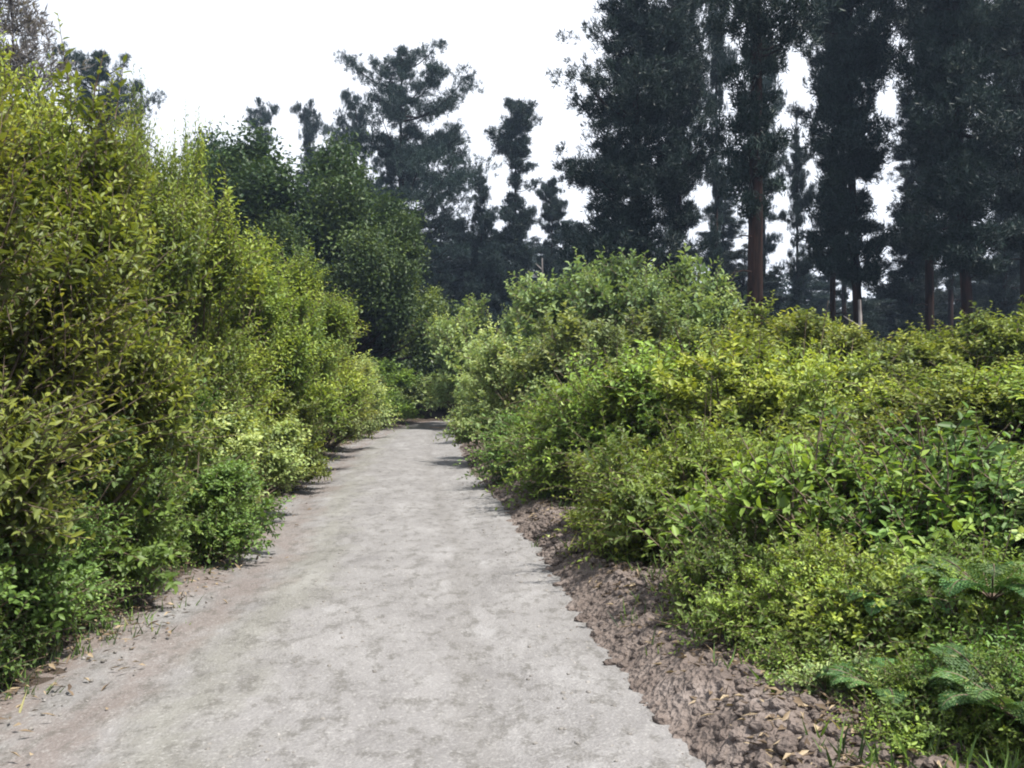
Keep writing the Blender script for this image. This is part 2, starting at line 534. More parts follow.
def crown_pts(n, rg, Rx, H, low=0.13, lobes=17, shell=.5, top=1.0):
    """clump centres gathered in uneven lobes of a rounded crown standing on the ground"""
    d = rg.normal(0, 1, (lobes * 6, 3)); d[:, 2] = np.abs(d[:, 2]) - .45; d = unit(d)
    pick = [0]                                             # spread the lobes apart
    for _ in range(lobes - 1):
        dist = np.min(np.linalg.norm(d[:, None] - d[pick][None], axis=-1), 1) * (.7 + .6 * rg.random(len(d)))
        pick.append(int(np.argmax(dist)))
    L = d[pick] * rg.uniform(.58, .98, lobes)[:, None]
    w = rg.uniform(.5, 1.3, lobes); li = rg.choice(lobes, n, p=w / w.sum())
    rad = rg.uniform(.14, .27, lobes)[li][:, None] * (16 / lobes) ** .4
    q = unit(rg.normal(0, 1, (n, 3))) * rg.random((n, 1)) ** .45
    p = L[li] + q * rad * [1, 1, 1.25]
    inner = rg.random(n) < .14
    p[inner] *= rg.uniform(.2, .9, (inner.sum(), 1))
    p = p * [Rx, Rx, H * .62]
    p[:, 2] += H * .38
    p[:, 2] = np.maximum(p[:, 2], H * low + rg.random(n) * .12 * H)
    return p


def make_shrub(name, seed, Rx, H, mat, nclump, shoots, leaves, sl, ll, lw, up=.6, cr=.12, droop=.0, fine=True, spread=.5, stem_r=.016, shell=.5, label='', cat='shrub', tips=0.25, twig=True):
    rg = np.random.default_rng(seed)
    t = thing(name, label, cat)
    C = crown_pts(nclump, rg, Rx, H, shell=shell)
    core = np.array([0, 0, H * .3])
    O = unit(C - core)
    tone_c = rg.random(nclump) * .7 + .3 * np.clip(vnoise(C[:, 0] * 2 / Rx + seed, C[:, 1] * 2 / Rx + C[:, 2], 2) + .5, 0, 1)
    ns = nclump * shoots
    ci = np.repeat(np.arange(nclump), shoots)
    S0 = C[ci] - O[ci] * sl * .5 + rg.normal(0, cr, (ns, 3))
    D = unit(O[ci] * .8 + np.array([0, 0, up]) + rg.normal(0, spread, (ns, 3)))
    Ls = sl * rg.uniform(.55, 1.35, ns)
    S0[:, 2] = np.maximum(S0[:, 2], .04)
    K = 5
    tt = np.linspace(0, 1, K)
    side = unit(rg.normal(0, 1, (ns, 3)))
    P = S0[:, None] + D[:, None] * (Ls[:, None] * tt)[..., None] + side[:, None] * (Ls[:, None] * .18 * tt ** 2)[..., None]
    P[:, :, 2] -= droop * Ls[:, None] * tt ** 2
    P[:, :, 2] = np.maximum(P[:, :, 2], .02)
    tb = Tubes()
    if twig: tb.add(P[:, [0, 2, 4]], np.array([[.0045, .003, .0015]]) * (stem_r / .016), 3)
    # stems from the root crown to the clumps
    pick = rg.choice(nclump, min(nclump, 70), replace=False)
    E = C[pick] - O[pick] * sl * .3
    B = rg.normal(0, .08 * Rx, (len(E), 3)); B[:, 2] = -.05
    u = np.linspace(0, 1, 6)[None, :, None]
    mid = B * .4 + E * .6; mid[:, 2] = E[:, 2] * .35 + rg.random(len(E)) * .1
    mid[:, 0] = mid[:, 0] * .8; mid[:, 1] = mid[:, 1] * .8
    PP = B[:, None] * (1 - u) ** 2 + 2 * mid[:, None] * u * (1 - u) + E[:, None] * u ** 2
    PP += rg.normal(0, .012, PP.shape)
    rr = stem_r * rg.uniform(.6, 1.5, len(E))[:, None] * np.linspace(1.1, .3, 6)[None]
    tb.add(PP, rr, 5)
    # a few bare dry twigs poking out of the crown
    nb_ = 16
    pk = rg.choice(nclump, nb_); A = C[pk] - O[pk] * sl * .8; Eb = C[pk] + unit(O[pk] + [0, 0, .7] + rg.normal(0, .3, (nb_, 3))) * sl * rg.uniform(.7, 1.5, (nb_, 1))
    tb.add(np.stack([A, (A + Eb) / 2 + rg.normal(0, .02, A.shape), Eb], 1), np.array([[.006, .004, .002]]), 4)
    tb.build('stem', M['stem'], t)
    # leaves along the shoots
    m = leaves
    f = (np.arange(m) + .5) / m
    fi = f[None] * (K - 1); i0 = np.minimum(fi.astype(int), K - 2); fr = (fi - i0)[..., None]
    i0 = np.broadcast_to(i0, (ns, m))
    a = np.take_along_axis(P, i0[..., None], 1); b = np.take_along_axis(P, i0[..., None] + 1, 1)
    LP = a * (1 - fr) + b * fr
    T = unit(b - a)
    ph = np.arange(m)[None] * 2.4 + rg.random((ns, 1)) * 6.28
    ref = unit(np.cross(T, np.array([.3, .2, 1.])))
    bi = np.cross(T, ref)
    rad = ref * np.cos(ph)[..., None] + bi * np.sin(ph)[..., None]
    LD = unit(T * rg.uniform(.25, .9, (ns, m, 1)) + rad * .8 + rg.normal(0, .15, (ns, m, 3)))
    LN = unit(T * .6 + np.array([0, 0, .7]) + rg.normal(0, .35, (ns, m, 3)))
    size = (1 - .45 * f[None]) * rg.uniform(.65, 1.25, (ns, m)) * rg.uniform(.7, 1.3, nclump)[ci][:, None]
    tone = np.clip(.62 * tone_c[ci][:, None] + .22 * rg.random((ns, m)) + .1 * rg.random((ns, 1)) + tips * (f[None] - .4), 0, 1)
    lv = Leaves()
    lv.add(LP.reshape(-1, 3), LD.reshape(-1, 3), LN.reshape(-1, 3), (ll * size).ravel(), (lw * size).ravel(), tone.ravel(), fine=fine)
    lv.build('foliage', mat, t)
    t['_h'] = float(np.percentile(LP[..., 2], 99.3)); t['_r'] = float(np.percentile(np.hypot(LP[..., 0], LP[..., 1]), 97))
    return t


# prototypes: radius about 1, height as given.  name -> (thing, R, H)
PRO = {}


def proto(key, **k):
    t = make_shrub(**k)
    PRO[key] = [t, t['_r'], t['_h'], False, k['mat']]


# tall upright olive shrubs of the left hedge
for i in range(3):
    proto('tall%d' % i, name='tall_shrub', seed=11 + i, Rx=1.15, H=3.6, mat=M['olive'], nclump=380, shoots=8, leaves=13, sl=.36, ll=.085, lw=.038, up=.7, cr=.08, spread=.45)
# leafy rounded shrubs
for i in range(3):
    proto('round%d' % i, name='leafy_shrub', seed=31 + i, Rx=1.1, H=1.9, mat=M['green'], nclump=230, shoots=7, leaves=10, sl=.24, ll=.088, lw=.052, up=.6, cr=.06, spread=.5)
# bramble like arching shrubs
for i in range(2):
    proto('arch%d' % i, name='arching_shrub', seed=51 + i, Rx=1.2, H=1.6, mat=M['grey'], nclump=220, shoots=6, leaves=14, sl=.46, ll=.078, lw=.044, up=.45, cr=.12, droop=.35, spread=.5)
# low small leaved herb clump
for i in range(2):
    proto('low%d' % i, name='low_bush', seed=71 + i, Rx=.7, H=.8, mat=M['yellow'], nclump=150, shoots=7, leaves=10, sl=.22, ll=.062, lw=.034, up=.7, cr=.06, spread=.5)


def put(key, px, top, Y, rad, label, group, mat=None, name=None, cat=None, rot=None, X=None):
    """stand a shrub so that its middle is at picture column px and its top at row top when seen Y metres ahead"""
    p = PRO[key]
    t0, R0, H0, used, m0 = p
    if not used:
        t = t0; p[3] = True
    else:
        t = dup(t0)
    if X is None: X = (px - 512) / F * Y
    zt = EYE - (top - 384) / F * Y
    z = g1(X, Y)
    h = max(zt - z, .3)
    t.location = (X, Y, z - .03)
    t.scale = (rad / R0 * 1.02, rad / R0 * 1.02, h / H0)
    t.rotation_euler = (0, 0, rot if rot is not None else (px * 1.7 + Y * 3.1) % 6.28)
    t['label'] = label; t['group'] = group
    if name: t.name = name
    if cat: t['category'] = cat
    for k in list(t.keys()):
        if k.startswith('_'): del t[k]
    if mat is not None and mat is not m0:
        for ch in t.children:
            if ch.name.startswith('foliage'):
                if ch.data.users > 0:
                    ch.material_slots[0].link = 'OBJECT'
                    ch.material_slots[0].material = mat
    return t


exec_shrubs = True
GL = 'shrubs of the hedge along the left edge of the track'
GR = 'shrubs of the thicket on the right of the track'
O_, G_, D_, S_, Yw = M['olive'], M['green'], M['deep'], M['grey'], M['yellow']

# ---- left hedge: (proto, px, top row, Y, radius, mat, label)
LEFT = [
 ('tall0', -60, 40, 5.6, 1.3, O_, 'tall olive shrub cut off by the left edge, highest of the hedge'),
 ('tall1', 40, 95, 7.2, 1.25, O_, 'tall yellow-green shrub at the left edge of the picture, second nearest of the hedge'),
 ('tall2', -15, 48, 9.2, 1.1, O_, 'tall olive shrub second highest of the left hedge, under the pale wispy top'),
 ('tall0', 75, 152, 11.0, 1.1, O_, 'tall yellow-green shrub directly in front of the dark pine top at the left'),
 ('tall2', 128, 158, 11.8, 1.2, O_, 'tall yellow-green shrub below the dark pine at the upper left'),
 ('tall0', 158, 118, 14.5, .75, O_, 'slender olive shrub whose narrow tip rises between pine and dark trees'),
 ('tall1', 190, 222, 13.5, 1.3, O_, 'yellow-green shrub in the middle of the left hedge, in front of the broad dark tree'),
 ('tall2', 240, 254, 15.5, 1.4, O_, 'olive shrub of the left hedge at the foot of the broad dark tree'),
 ('tall0', 285, 266, 18.5, 1.5, O_, 'rounded olive shrub just left of the one that ends the tall left row'),
 ('tall1', 325, 292, 21.5, 1.5, O_, 'olive shrub that ends the tall row of the left hedge, right of the others'),
 ('round0', 335, 318, 24.0, 1.5, S_, 'grey-green rounded shrub just past the end of the tall left row'),
 ('round1', 362, 350, 29.0, 1.8, S_, 'dull green shrub on the left where the track starts to bend'),
 ('round2', 385, 362, 36.0, 2.0, G_, 'far green shrub at the left side of the bend, under the dark trees'),
 ('round1', -40, 420, 4.3, .85, D_, 'deep green leafy bush at the left edge of the picture, low by the track'),
 ('round0', 40, 400, 5.7, .9, D_, 'deep green leafy bush low on the left, second from the left edge of the picture'),
 ('round2', 120, 400, 7.4, 1.0, D_, 'deep green bush low in the left hedge, beneath the pine top'),
 ('round0', 175, 395, 9.3, 1.0, D_, 'dark leafy bush at the foot of the middle of the left hedge'),
 ('round1', 225, 405, 11.6, 1.0, G_, 'green bush hanging over the left edge of the track halfway along'),
 ('round2', 270, 395, 14.6, 1.0, O_, 'small yellow-green bush at the track edge before the hedge recedes'),
 ('arch0', 75, 500, 6.4, .7, D_, 'low dark green arching bush at the lower left, right of the edge bush'),
 ('arch1', 190, 470, 9.0, .7, G_, 'small arching bush leaning onto the left edge of the track'),
 ('low1', 55, 590, 5.4, .5, D_, 'low dark clump at the foot of the lower left bushes'),
 ('low0', 15, 545, 5.0, .55, G_, 'low bright green clump at the lower left by the track edge'),
]
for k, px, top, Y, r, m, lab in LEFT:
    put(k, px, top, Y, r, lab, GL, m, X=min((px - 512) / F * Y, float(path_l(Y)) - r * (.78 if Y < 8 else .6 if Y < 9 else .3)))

RIGHT = [
 # far to near
 ('round1', 415, 352, 46, 2.6, G_, 'far green shrub straight ahead, closing the view beyond the bend'),
 ('round0', 452, 350, 50, 2.4, O_, 'far olive shrub beyond the bend, at the end of the track'),
 ('arch0', 440, 372, 52, 1.8, S_, 'small pale shrub across the end of the track'),
 ('round2', 490, 300, 36, 2.6, S_, 'grey-green shrub at the left end of the right thicket, where the track disappears'),
 ('round0', 540, 288, 31, 2.6, S_, 'tall pale green shrub in front of the narrow far pine'),
 ('round1', 600, 272, 27, 2.7, S_, 'tall pale green shrub on the skyline of the thicket, left of its highest point'),
 ('round2', 660, 258, 24, 2.3, S_, 'pale rounded shrub at the highest point of the right thicket, under the big pine'),
 ('round0', 505, 345, 27, 1.5, S_, 'grey-green shrub beside the far end of the track, on its right'),
 ('round1', 545, 330, 20, 1.8, S_, 'grey-green shrub in the left part of the thicket, between the track and the skyline'),
 ('round2', 608, 318, 19, 2.0, S_, 'dull green shrub in the thicket below the tall pale ones on the skyline'),
 ('round0', 700, 302, 18, 1.8, G_, 'fresh green shrub below and right of the thicket highest point'),
 ('round1', 760, 312, 19, 1.8, O_, 'yellow-green shrub on the skyline beneath the thick reddish pine trunk'),
 ('round2', 825, 318, 17, 1.7, O_, 'yellow-green shrub on the skyline between two dark trunks, right of the reddish one'),
 ('round0', 890, 352, 17, 1.6, O_, 'lower shrub in the dip of the right skyline'),
 ('round1', 950, 334, 15, 1.5, O_, 'olive shrub on the right skyline just right of the dip'),
 ('round2', 1015, 300, 15, 1.7, O_, 'olive shrub rising at the right edge of the picture under the pines'),
 ('arch0', 535, 385, 15.5, 1.35, S_, 'arching grey-green shrub overhanging the right edge of the track halfway along'),
 ('arch1', 590, 372, 13, 1.5, S_, 'arching shrub above the dark hollow in the right bank'),
 ('arch0', 650, 355, 12.5, 1.6, G_, 'green arching shrub in the heart of the right thicket'),
 ('round1', 730, 345, 12, 1.6, O_, 'yellow-green shrub in the middle of the right thicket'),
 ('arch1', 800, 352, 11.5, 1.5, O_, 'olive arching shrub right of the middle of the thicket'),
 ('round0', 870, 372, 11, 1.4, G_, 'green shrub behind the bright yellow-green bush'),
 ('arch0', 950, 375, 10, 1.3, O_, 'olive arching shrub near the right edge, behind the yellow-green bush'),
 ('round2', 1035, 350, 10, 1.5, O_, 'shrub cut by the right edge of the picture at middle height'),
 ('round2', 612, 440, 9.6, .85, G_, 'leafy green bush nearest the clods where the right bank is darkest'),
 ('arch1', 655, 425, 8.2, 1.0, S_, 'grey-green arching bush on the right bank in front of the dark hollow'),
 ('arch0', 740, 425, 8.3, 1.1, G_, 'green arching bush between the dark hollow and the yellow-green bush'),
 ('low0', 850, 440, 6.6, 1.1, Yw, 'bright yellow-green bush, the left one of the two brightest'),
 ('low1', 945, 430, 6.7, 1.1, Yw, 'bright yellow-green bush, the right one of the two brightest'),
 ('round1', 1040, 455, 6.4, 1.0, G_, 'green bush at the right edge of the picture beside the yellow-green bush'),
 ('low1', 735, 528, 5.9, .52, Yw, 'small bright green bush leaning over the clods of the right bank'),
 ('arch1', 800, 545, 5.5, .60, S_, 'grey-green bush in the near right, right of the small bright one'),
 ('arch0', 880, 545, 5.2, .65, G_, 'green arching bush in the near right, left of the long frond'),
 ('arch1', 985, 545, 5.0, .7, S_, 'grey-green bush at the right edge of the picture under the long frond'),
 ('low0', 800, 640, 4.8, .36, G_, 'low green clump at the foot of the near right bushes, by the bank'),
 ('low0', 872, 655, 4.5, .40, S_, 'pale green low clump at the bottom right, left of the ferns'),
 ('arch0', 950, 640, 4.25, .42, G_, 'small arching green clump among the ferns at the bottom right'),
 ('low1', 1010, 625, 4.3, .45, D_, 'deep green low clump in the bottom right corner behind the corner fern'),
 ('low1', 905, 690, 4.15, .36, G_, 'low green clump at the bottom edge of the picture on the right'),
]
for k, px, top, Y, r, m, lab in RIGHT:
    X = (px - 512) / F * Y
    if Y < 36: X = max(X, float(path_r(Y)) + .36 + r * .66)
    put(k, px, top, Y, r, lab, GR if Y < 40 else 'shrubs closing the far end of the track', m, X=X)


# short grass and weeds along both edges
n = 2600
yy = 3 + 34 * rng.random(n) ** 1.6
q = rng.random(n)
cl = vnoise(yy * 1.3, q * 0 + 2, 3)
xx = np.where(q < .6, path_l(yy) - .12 - .3 * cl + rng.normal(0, .16, n), path_r(yy) + .75 + rng.normal(0, .3, n))
zb = np.array([max(g1(a, b), -.02) if a < path_l(b) else zv(a, b) if a < path_r(b) + 1.4 else g1(a, b) for a, b in zip(xx, yy)])
B = np.stack([xx, yy, zb - .01], -1)
B = np.repeat(B, 5, 0) + rng.normal(0, .03, (n * 5, 3)) * [1, 1, 0]
d = rng.normal(0, .45, (n * 5, 3)); d[:, 2] = 1
lv = Leaves(); lv.add(B, d, rng.normal(0, 1, (n * 5, 3)), rng.uniform(.05, .18, n * 5), rng.uniform(.006, .014, n * 5), rng.random(n * 5), fine=False)
o = lv.build('grass', M['deep'], None); o['kind'] = 'stuff'; o['label'] = 'short grass and weeds along both edges of the track'; o['category'] = 'grass'

# ------------------------------------------------------------------ ferns
def make_fern(seed, nf, L, label):
    rg = np.random.default_rng(seed)
    t = thing('fern', label, 'fern', 'ferns at the lower right')
    for f in range(nf):
        az = f * 2.4 + rg.uniform(-.3, .3); el = rg.uniform(.75, 1.15); l = L * rg.uniform(.7, 1.1)
        K = 14; s = np.linspace(0, 1, K)
        r = l * (np.sin(s * 1.35) / 1.35 * math.cos(el * .6) + .05 * s)
        z = l * (s * math.sin(el) - .62 * s ** 2.2)
        P = np.stack([np.cos(az) * r, np.sin(az) * r, z + .02], -1)
        tb = Tubes(); tb.add(P[None], np.linspace(.006, .0015, K)[None], 4)
        T = unit(np.gradient(P, axis=0)); side = unit(np.cross(T, [0, 0, 1.])); N = np.cross(side, T)
        lv = Leaves()
        m = 26
        ss = np.linspace(.16, .98, m)
        idx = ss * (K - 1); i0 = np.minimum(idx.astype(int), K - 2); fr = (idx - i0)[:, None]
        Q = P[i0] * (1 - fr) + P[i0 + 1] * fr
        wl_ = l * .21 * np.sin(np.clip(ss * 1.05, 0, 1) * math.pi) ** .7 * (1.15 - ss * .6) + .01
        for sg in (-1, 1):
            D = side[i0] * sg + T[i0] * .45 - N[i0] * .15
            D = unit(D)
            # each pinna: a row of leaflets
            for q in range(7):
                u = (q + .5) / 7
                base = Q + D * (wl_ * u)[:, None]
                for s2 in (-1, 1):
                    DD = unit(T[i0] * s2 * .9 + D * .5 + rg.normal(0, .06, D.shape))
                    lv.add(base, DD, N[i0] + rg.normal(0, .3, D.shape), wl_ * .24 * (1 - u * .6) + .005, .006 + wl_ * .035, np.clip(rg.normal(.5, .2, m), 0, 1), fine=False)
        fro = lv.build('frond', M['fern'], t)
        tb.build('midrib', M['stem'], fro)
    return t


FERN = [
 (make_fern(2, 13, .62, ''), 1.98, 3.95, .12, .9, 0, 'green fern at the bottom right corner of the picture'),
 (make_fern(5, 12, .55, ''), 1.62, 4.35, .08, .75, 1, 'small fern at the foot of the right bushes, left of the corner fern'),
 (None, 2.28, 4.75, .38, .95, 2.2, 'fern at the right edge of the picture, just above the corner fern'),
 (None, 2.95, 6.0, .62, .8, 4.0, 'fern standing among the bushes at the right edge of the picture, the highest fern'),
 (None, 1.95, 5.0, .30, .8, 5.1, 'fern behind the low pale clump in the near right bushes'),
]
fp = [FERN[0][0], FERN[1][0]]
for i, (f, X, Y, dz, s, rot, lab) in enumerate(FERN):
    if f is None: f = dup(fp[i % 2])
    f.location = (X, Y, g1(X, Y) + dz + .14); f.scale = (s, s, s); f.rotation_euler = (0, 0, rot)
    f['label'] = lab; f['group'] = 'ferns at the lower right'


# ------------------------------------------------------------------ trees
def make_pine(seed, H, Rc, base, nb, tufts, blades, rt=.28, shape='cone', gap=0.0, dens=1.0, tight=1.0):
    """trunk with whorled limbs; needles in tufts along the outer parts of the limbs"""
    rg = np.random.default_rng(seed)
    t = thing('pine_tree', '', 'pine tree')
    zz = np.linspace(0, 1, 14)
    bend = rg.normal(0, .25, 2)
    ax = lambda s: np.stack([bend[0] * np.sin(s * 3), bend[1] * np.sin(s * 2.6), s * H], -1)
    tb = Tubes(); tb.add((ax(zz) + [0, 0, -.2])[None], (rt * (1 - .93 * zz ** 1.1) + .015)[None] * np.where(zz < .05, 1.35, 1)[None], 10)
    # whorls of limbs, each whorl of its own reach, some sides missing
    nw = max(6, int((1 - base) * H / .55))
    wu = np.clip((np.arange(nw) + rg.uniform(-.35, .35, nw)) / (nw - 1), 0, 1)
    wi = rg.integers(0, nw, nb); wi[:2] = nw - 1
    wl_ = rg.uniform(.7, 1.15, nw) * (1 - gap * (rg.random(nw) < .3))
    wo_ = rg.random(nw) * 6.28
    u = np.clip(wu[wi] + rg.normal(0, .006, nb), 0, 1)
    s = base + (1 - base) * u * .995
    if shape == 'cone': prof = (1 - u) ** .6 * .95 + .10
    elif shape == 'col': prof = (1 - u ** 3) * .5 + .4 * np.sin(u * math.pi) + .1
    elif shape == 'dome': prof = np.sqrt(np.clip(1 - u ** 2.4, 0, 1)) * .8 + .22
    elif shape == 'headed': prof = np.where(u > .74, np.sqrt(np.clip(1 - ((u - .87) / .135) ** 2, 0, 1)) * .55 + .06, np.sqrt(np.clip(1 - (u / .72) ** 4, 0, 1)) * .75 + .05)
    else: prof = np.sqrt(np.clip(1 - (2 * u - .95) ** 2, 0, 1)) * .85 + .2
    az = rg.random(nb) * 6.28
    l = Rc * prof * wl_[wi] * rg.uniform(.5, 1.15, nb) * (1 + .5 * np.cos(az - wo_[wi]))
    l = np.maximum(l, .35)
    tilt = rg.uniform(-.1, .45, nb) + .35 * u
    K = 5; q = np.linspace(0, 1, K)
    A = ax(s)
    hx = np.stack([np.cos(az), np.sin(az)], -1)
    P = np.empty((nb, K, 3))
    for k in range(K):
        P[:, k, :2] = A[:, :2] + hx * (l * q[k])[:, None] * np.cos(tilt)[:, None]
        P[:, k, 2] = A[:, 2] + l * (np.sin(tilt) * q[k] - .12 * np.sin(q[k] * 3.14))
    tb.add(P, (np.clip(l * .018, .012, .08))[:, None] * np.linspace(1, .25, K)[None], 4)
    # dead stubs below the crown
    nd = int(30 * base)
    if nd:
        sd_ = rg.uniform(.06, base, nd); ld = rg.uniform(.5, 2.2, nd); ad = rg.random(nd) * 6.28
        A2 = ax(sd_); E = A2 + np.stack([np.cos(ad) * ld, np.sin(ad) * ld, rg.uniform(-.3, .3, nd)], -1)
        tb.add(np.stack([A2, (A2 + E) / 2 + [0, 0, .08], E], 1), np.array([[.035, .02, .008]]), 4)
    tb.build('trunk', M['pinebark'], t)
    # tufts gathered round the side shoots of each limb
    nn_ = 5
    pw = l ** 1.25; bn = rg.choice(nb, nb * nn_, p=pw / pw.sum())
    f = np.sqrt(rg.uniform(.07, 1.12, len(bn)))
    fi = np.clip(f, 0, .999) * (K - 1); i0 = fi.astype(int); fr = (fi - i0)[:, None]
    ND = P[bn, i0] * (1 - fr) + P[bn, i0 + 1] * fr
    sidev = np.stack([-np.sin(az), np.cos(az), np.zeros(nb)], -1)[bn]
    ND += sidev * (rg.normal(0, .22, len(bn)) * l[bn] * f)[:, None]
    per = max(2, int(round(tufts / nn_)))
    bi = np.repeat(bn, per); n = len(bi)
    C = np.repeat(ND, per, 0) + rg.normal(0, 1, (n, 3)) * (.15 + .055 * l[bi])[:, None] * [1, 1, .38] * tight
    O = unit(C - A[bi] + 1e-3)
    blades = int(blades * 1.45); N0 = n * blades
    D = unit(np.repeat(O * .5 + [0, 0, .35], blades, 0) + rg.normal(0, .6, (N0, 3)))
    Pn = np.repeat(C, blades, 0) + rg.normal(0, .07, (N0, 3))
    tone = np.clip(np.repeat(rg.random(n) * .55 + .3 * rg.random(nb)[bi], blades) + .25 * rg.random(N0) - .03, 0, 1)
    lv = Leaves(); lv.add(Pn, D, rg.normal(0, 1, (N0, 3)), rg.uniform(.18, .34, N0), rg.uniform(.028, .055, N0), tone, fine=False)
    lv.build('crown', M['needle'], t)
    return t


PINES = {
 'dense': make_pine(1, 25, 3.2, .06, 420, 26, 13, rt=.34, shape='col', gap=.1),
 'tallA': make_pine(2, 25, 2.7, .24, 230, 20, 12, rt=.28, shape='col', gap=.5),
 'tallB': make_pine(3, 25, 2.1, .19, 330, 20, 12, rt=.26, shape='col', gap=.3),
 'tallC': make_pine(9, 24, 2.4, .24, 200, 20, 12, rt=.36, shape='col', gap=.5),
 'wide': make_pine(4, 24, 4.6, .22, 190, 64, 13, rt=.36, shape='round', gap=.6),
 'narrow': make_pine(6, 20, 3.0, .12, 200, 36, 12, rt=.22, shape='headed', gap=.2),
 'stub': make_pine(8, 20, 2.9, .10, 210, 28, 12, rt=.22, shape='dome', gap=.3),
}
pused = set()


def put_pine(kind, px, top, Y, sx, label, group, rot, X=None):
    t = PINES[kind]
    if kind in pused: t = dup(t)
    pused.add(kind)
    H0 = {'dense': 25, 'tallA': 25, 'tallB': 25, 'tallC': 24, 'wide': 24, 'narrow': 20, 'stub': 20}[kind]
    X = (px - 512) / F * Y
    z = g1(X, Y) - .1
    h = EYE - (top - 384) / F * Y - z
    t.location = (X, Y, z); s = h / H0
    t.scale = (sx, sx, s); t.rotation_euler = (0, 0, rot)
    t['label'] = label; t['group'] = group
    return t


GP = 'pines of the stand on the right'
GF = 'far pines beyond the bend'
PL_ = [
 ('dense', 636, -190, 42, .84, 'broad dark pine at the left end of the right stand, foliage nearly to the ground', GP, .3),
 ('tallB', 672, -220, 47, .6, 'slim pine close behind the right side of the broad dark pine', GP, 1.3),
 ('tallC', 754, -420, 31, .72, 'pine with the thickest reddish brown bare trunk, nearest of the stand', GP, 2.1),
 ('tallA', 832, -170, 46, .5, 'slender pine just right of the tall bright gap in the stand', GP, .6),
 ('tallB', 864, -300, 38, .72, 'dark columnar pine right of the tall bright gap, in front of its neighbours', GP, 3.3),
 ('tallA', 930, -230, 42, .7, 'pine with an open crown between the second bright gap and the right edge group', GP, 5.0),
 ('tallB', 974, -330, 35, .8, 'dark columnar pine second from the right edge of the picture', GP, 4.1),
 ('tallA', 1026, -260, 37, .75, 'pine cut by the right edge of the picture', GP, 2.7),
 ('tallC', 716, -90, 58, .35, 'thin pine seen in the first bright gap, right of the broad dark pine', GP, 1.9),
 ('tallC', 796, 110, 62, .35, 'thin far pine in the tall bright gap of the stand', GP, 2.9),
 ('tallB', 903, 90, 57, .7, 'pine standing behind, in the second bright gap', GP, .9),
 ('tallC', 950, -60, 60, .5, 'bare trunked pine behind the open crowned one', GP, 3.9),
 ('tallB', 1000, -50, 56, .6, 'pine behind the two at the right edge of the picture', GP, 5.9),
 ('tallC', 845, -20, 66, .5, 'bare trunked far pine behind the dark columnar one', GP, .1),
 ('tallA', 765, 40, 70, .5, 'far pine right behind the thick reddish trunk', GP, 4.4),
 ('tallB', 728, 190, 75, .9, 'far low pine left of the thick reddish trunk', GP, 4.9),
 ('tallC', 1050, -300, 44, .8, 'pine just outside the right edge with branches reaching in', GP, 1.1),
 # far pines
 ('wide', 402, 52, 68, .78, 'tall spreading pine with layered dark crown left of the white gap', GF, .4),
 ('narrow', 519, 106, 72, .85, 'narrow pine with a separate round tip standing alone against the sky', GF, 1.2),
 ('stub', 478, 172, 70, .5, 'shorter dark pine between the spreading pine and the narrow one', GF, 2.5),
 ('narrow', 552, 185, 76, .5, 'small dark pine just right of the narrow pine', GF, 3.5),
 ('stub', 585, 225, 80, 1.1, 'low dark pine at the left foot of the broad dark pine', GF, 4.7),
 ('stub', 440, 215, 74, 1.1, 'low dark pine under the right side of the spreading pine', GF, .9),
 ('stub', 262, 102, 88, .65, 'pine top peeping over the broad dark tree, left of its twin', GF, 5.1),
 ('stub', 308, 103, 90, .65, 'pine top peeping over the broad dark tree, right of its twin', GF, 2.2),
 ('wide', 99, 56, 55, .5, 'dark blue-green pine top above the left hedge', GF, 1.5),
 ('wide', 356, 100, 80, .45, 'pine half hidden behind the left side of the spreading pine', GF, 2.9),
]
for k, px, top, Y, sx, lab, g, r in PL_:
    put_pine(k, px, top, Y, sx, lab, g, r)
for i in range(16):
    px = 600 + i * 29 + float(rng.uniform(-8, 8)); Y = 64 + (i * 37 % 30)
    put_pine(('tallB', 'stub', 'tallC', 'stub')[i % 4], px, 222 + (i * 53 % 80), Y, .8, 'low dark pine deep in the right stand, seen between the nearer trunks', 'pines deep in the right stand', i * 1.3)
for i, (px, top) in enumerate([(425, 238), (458, 228), (500, 232), (532, 240), (566, 222), (603, 235)]):
    put_pine('stub', px, top, 84 + i * 2, 1.1, 'low dark pine in the wood beyond the bend, below the tall far pines', 'low pines beyond the bend', i * 2.3)


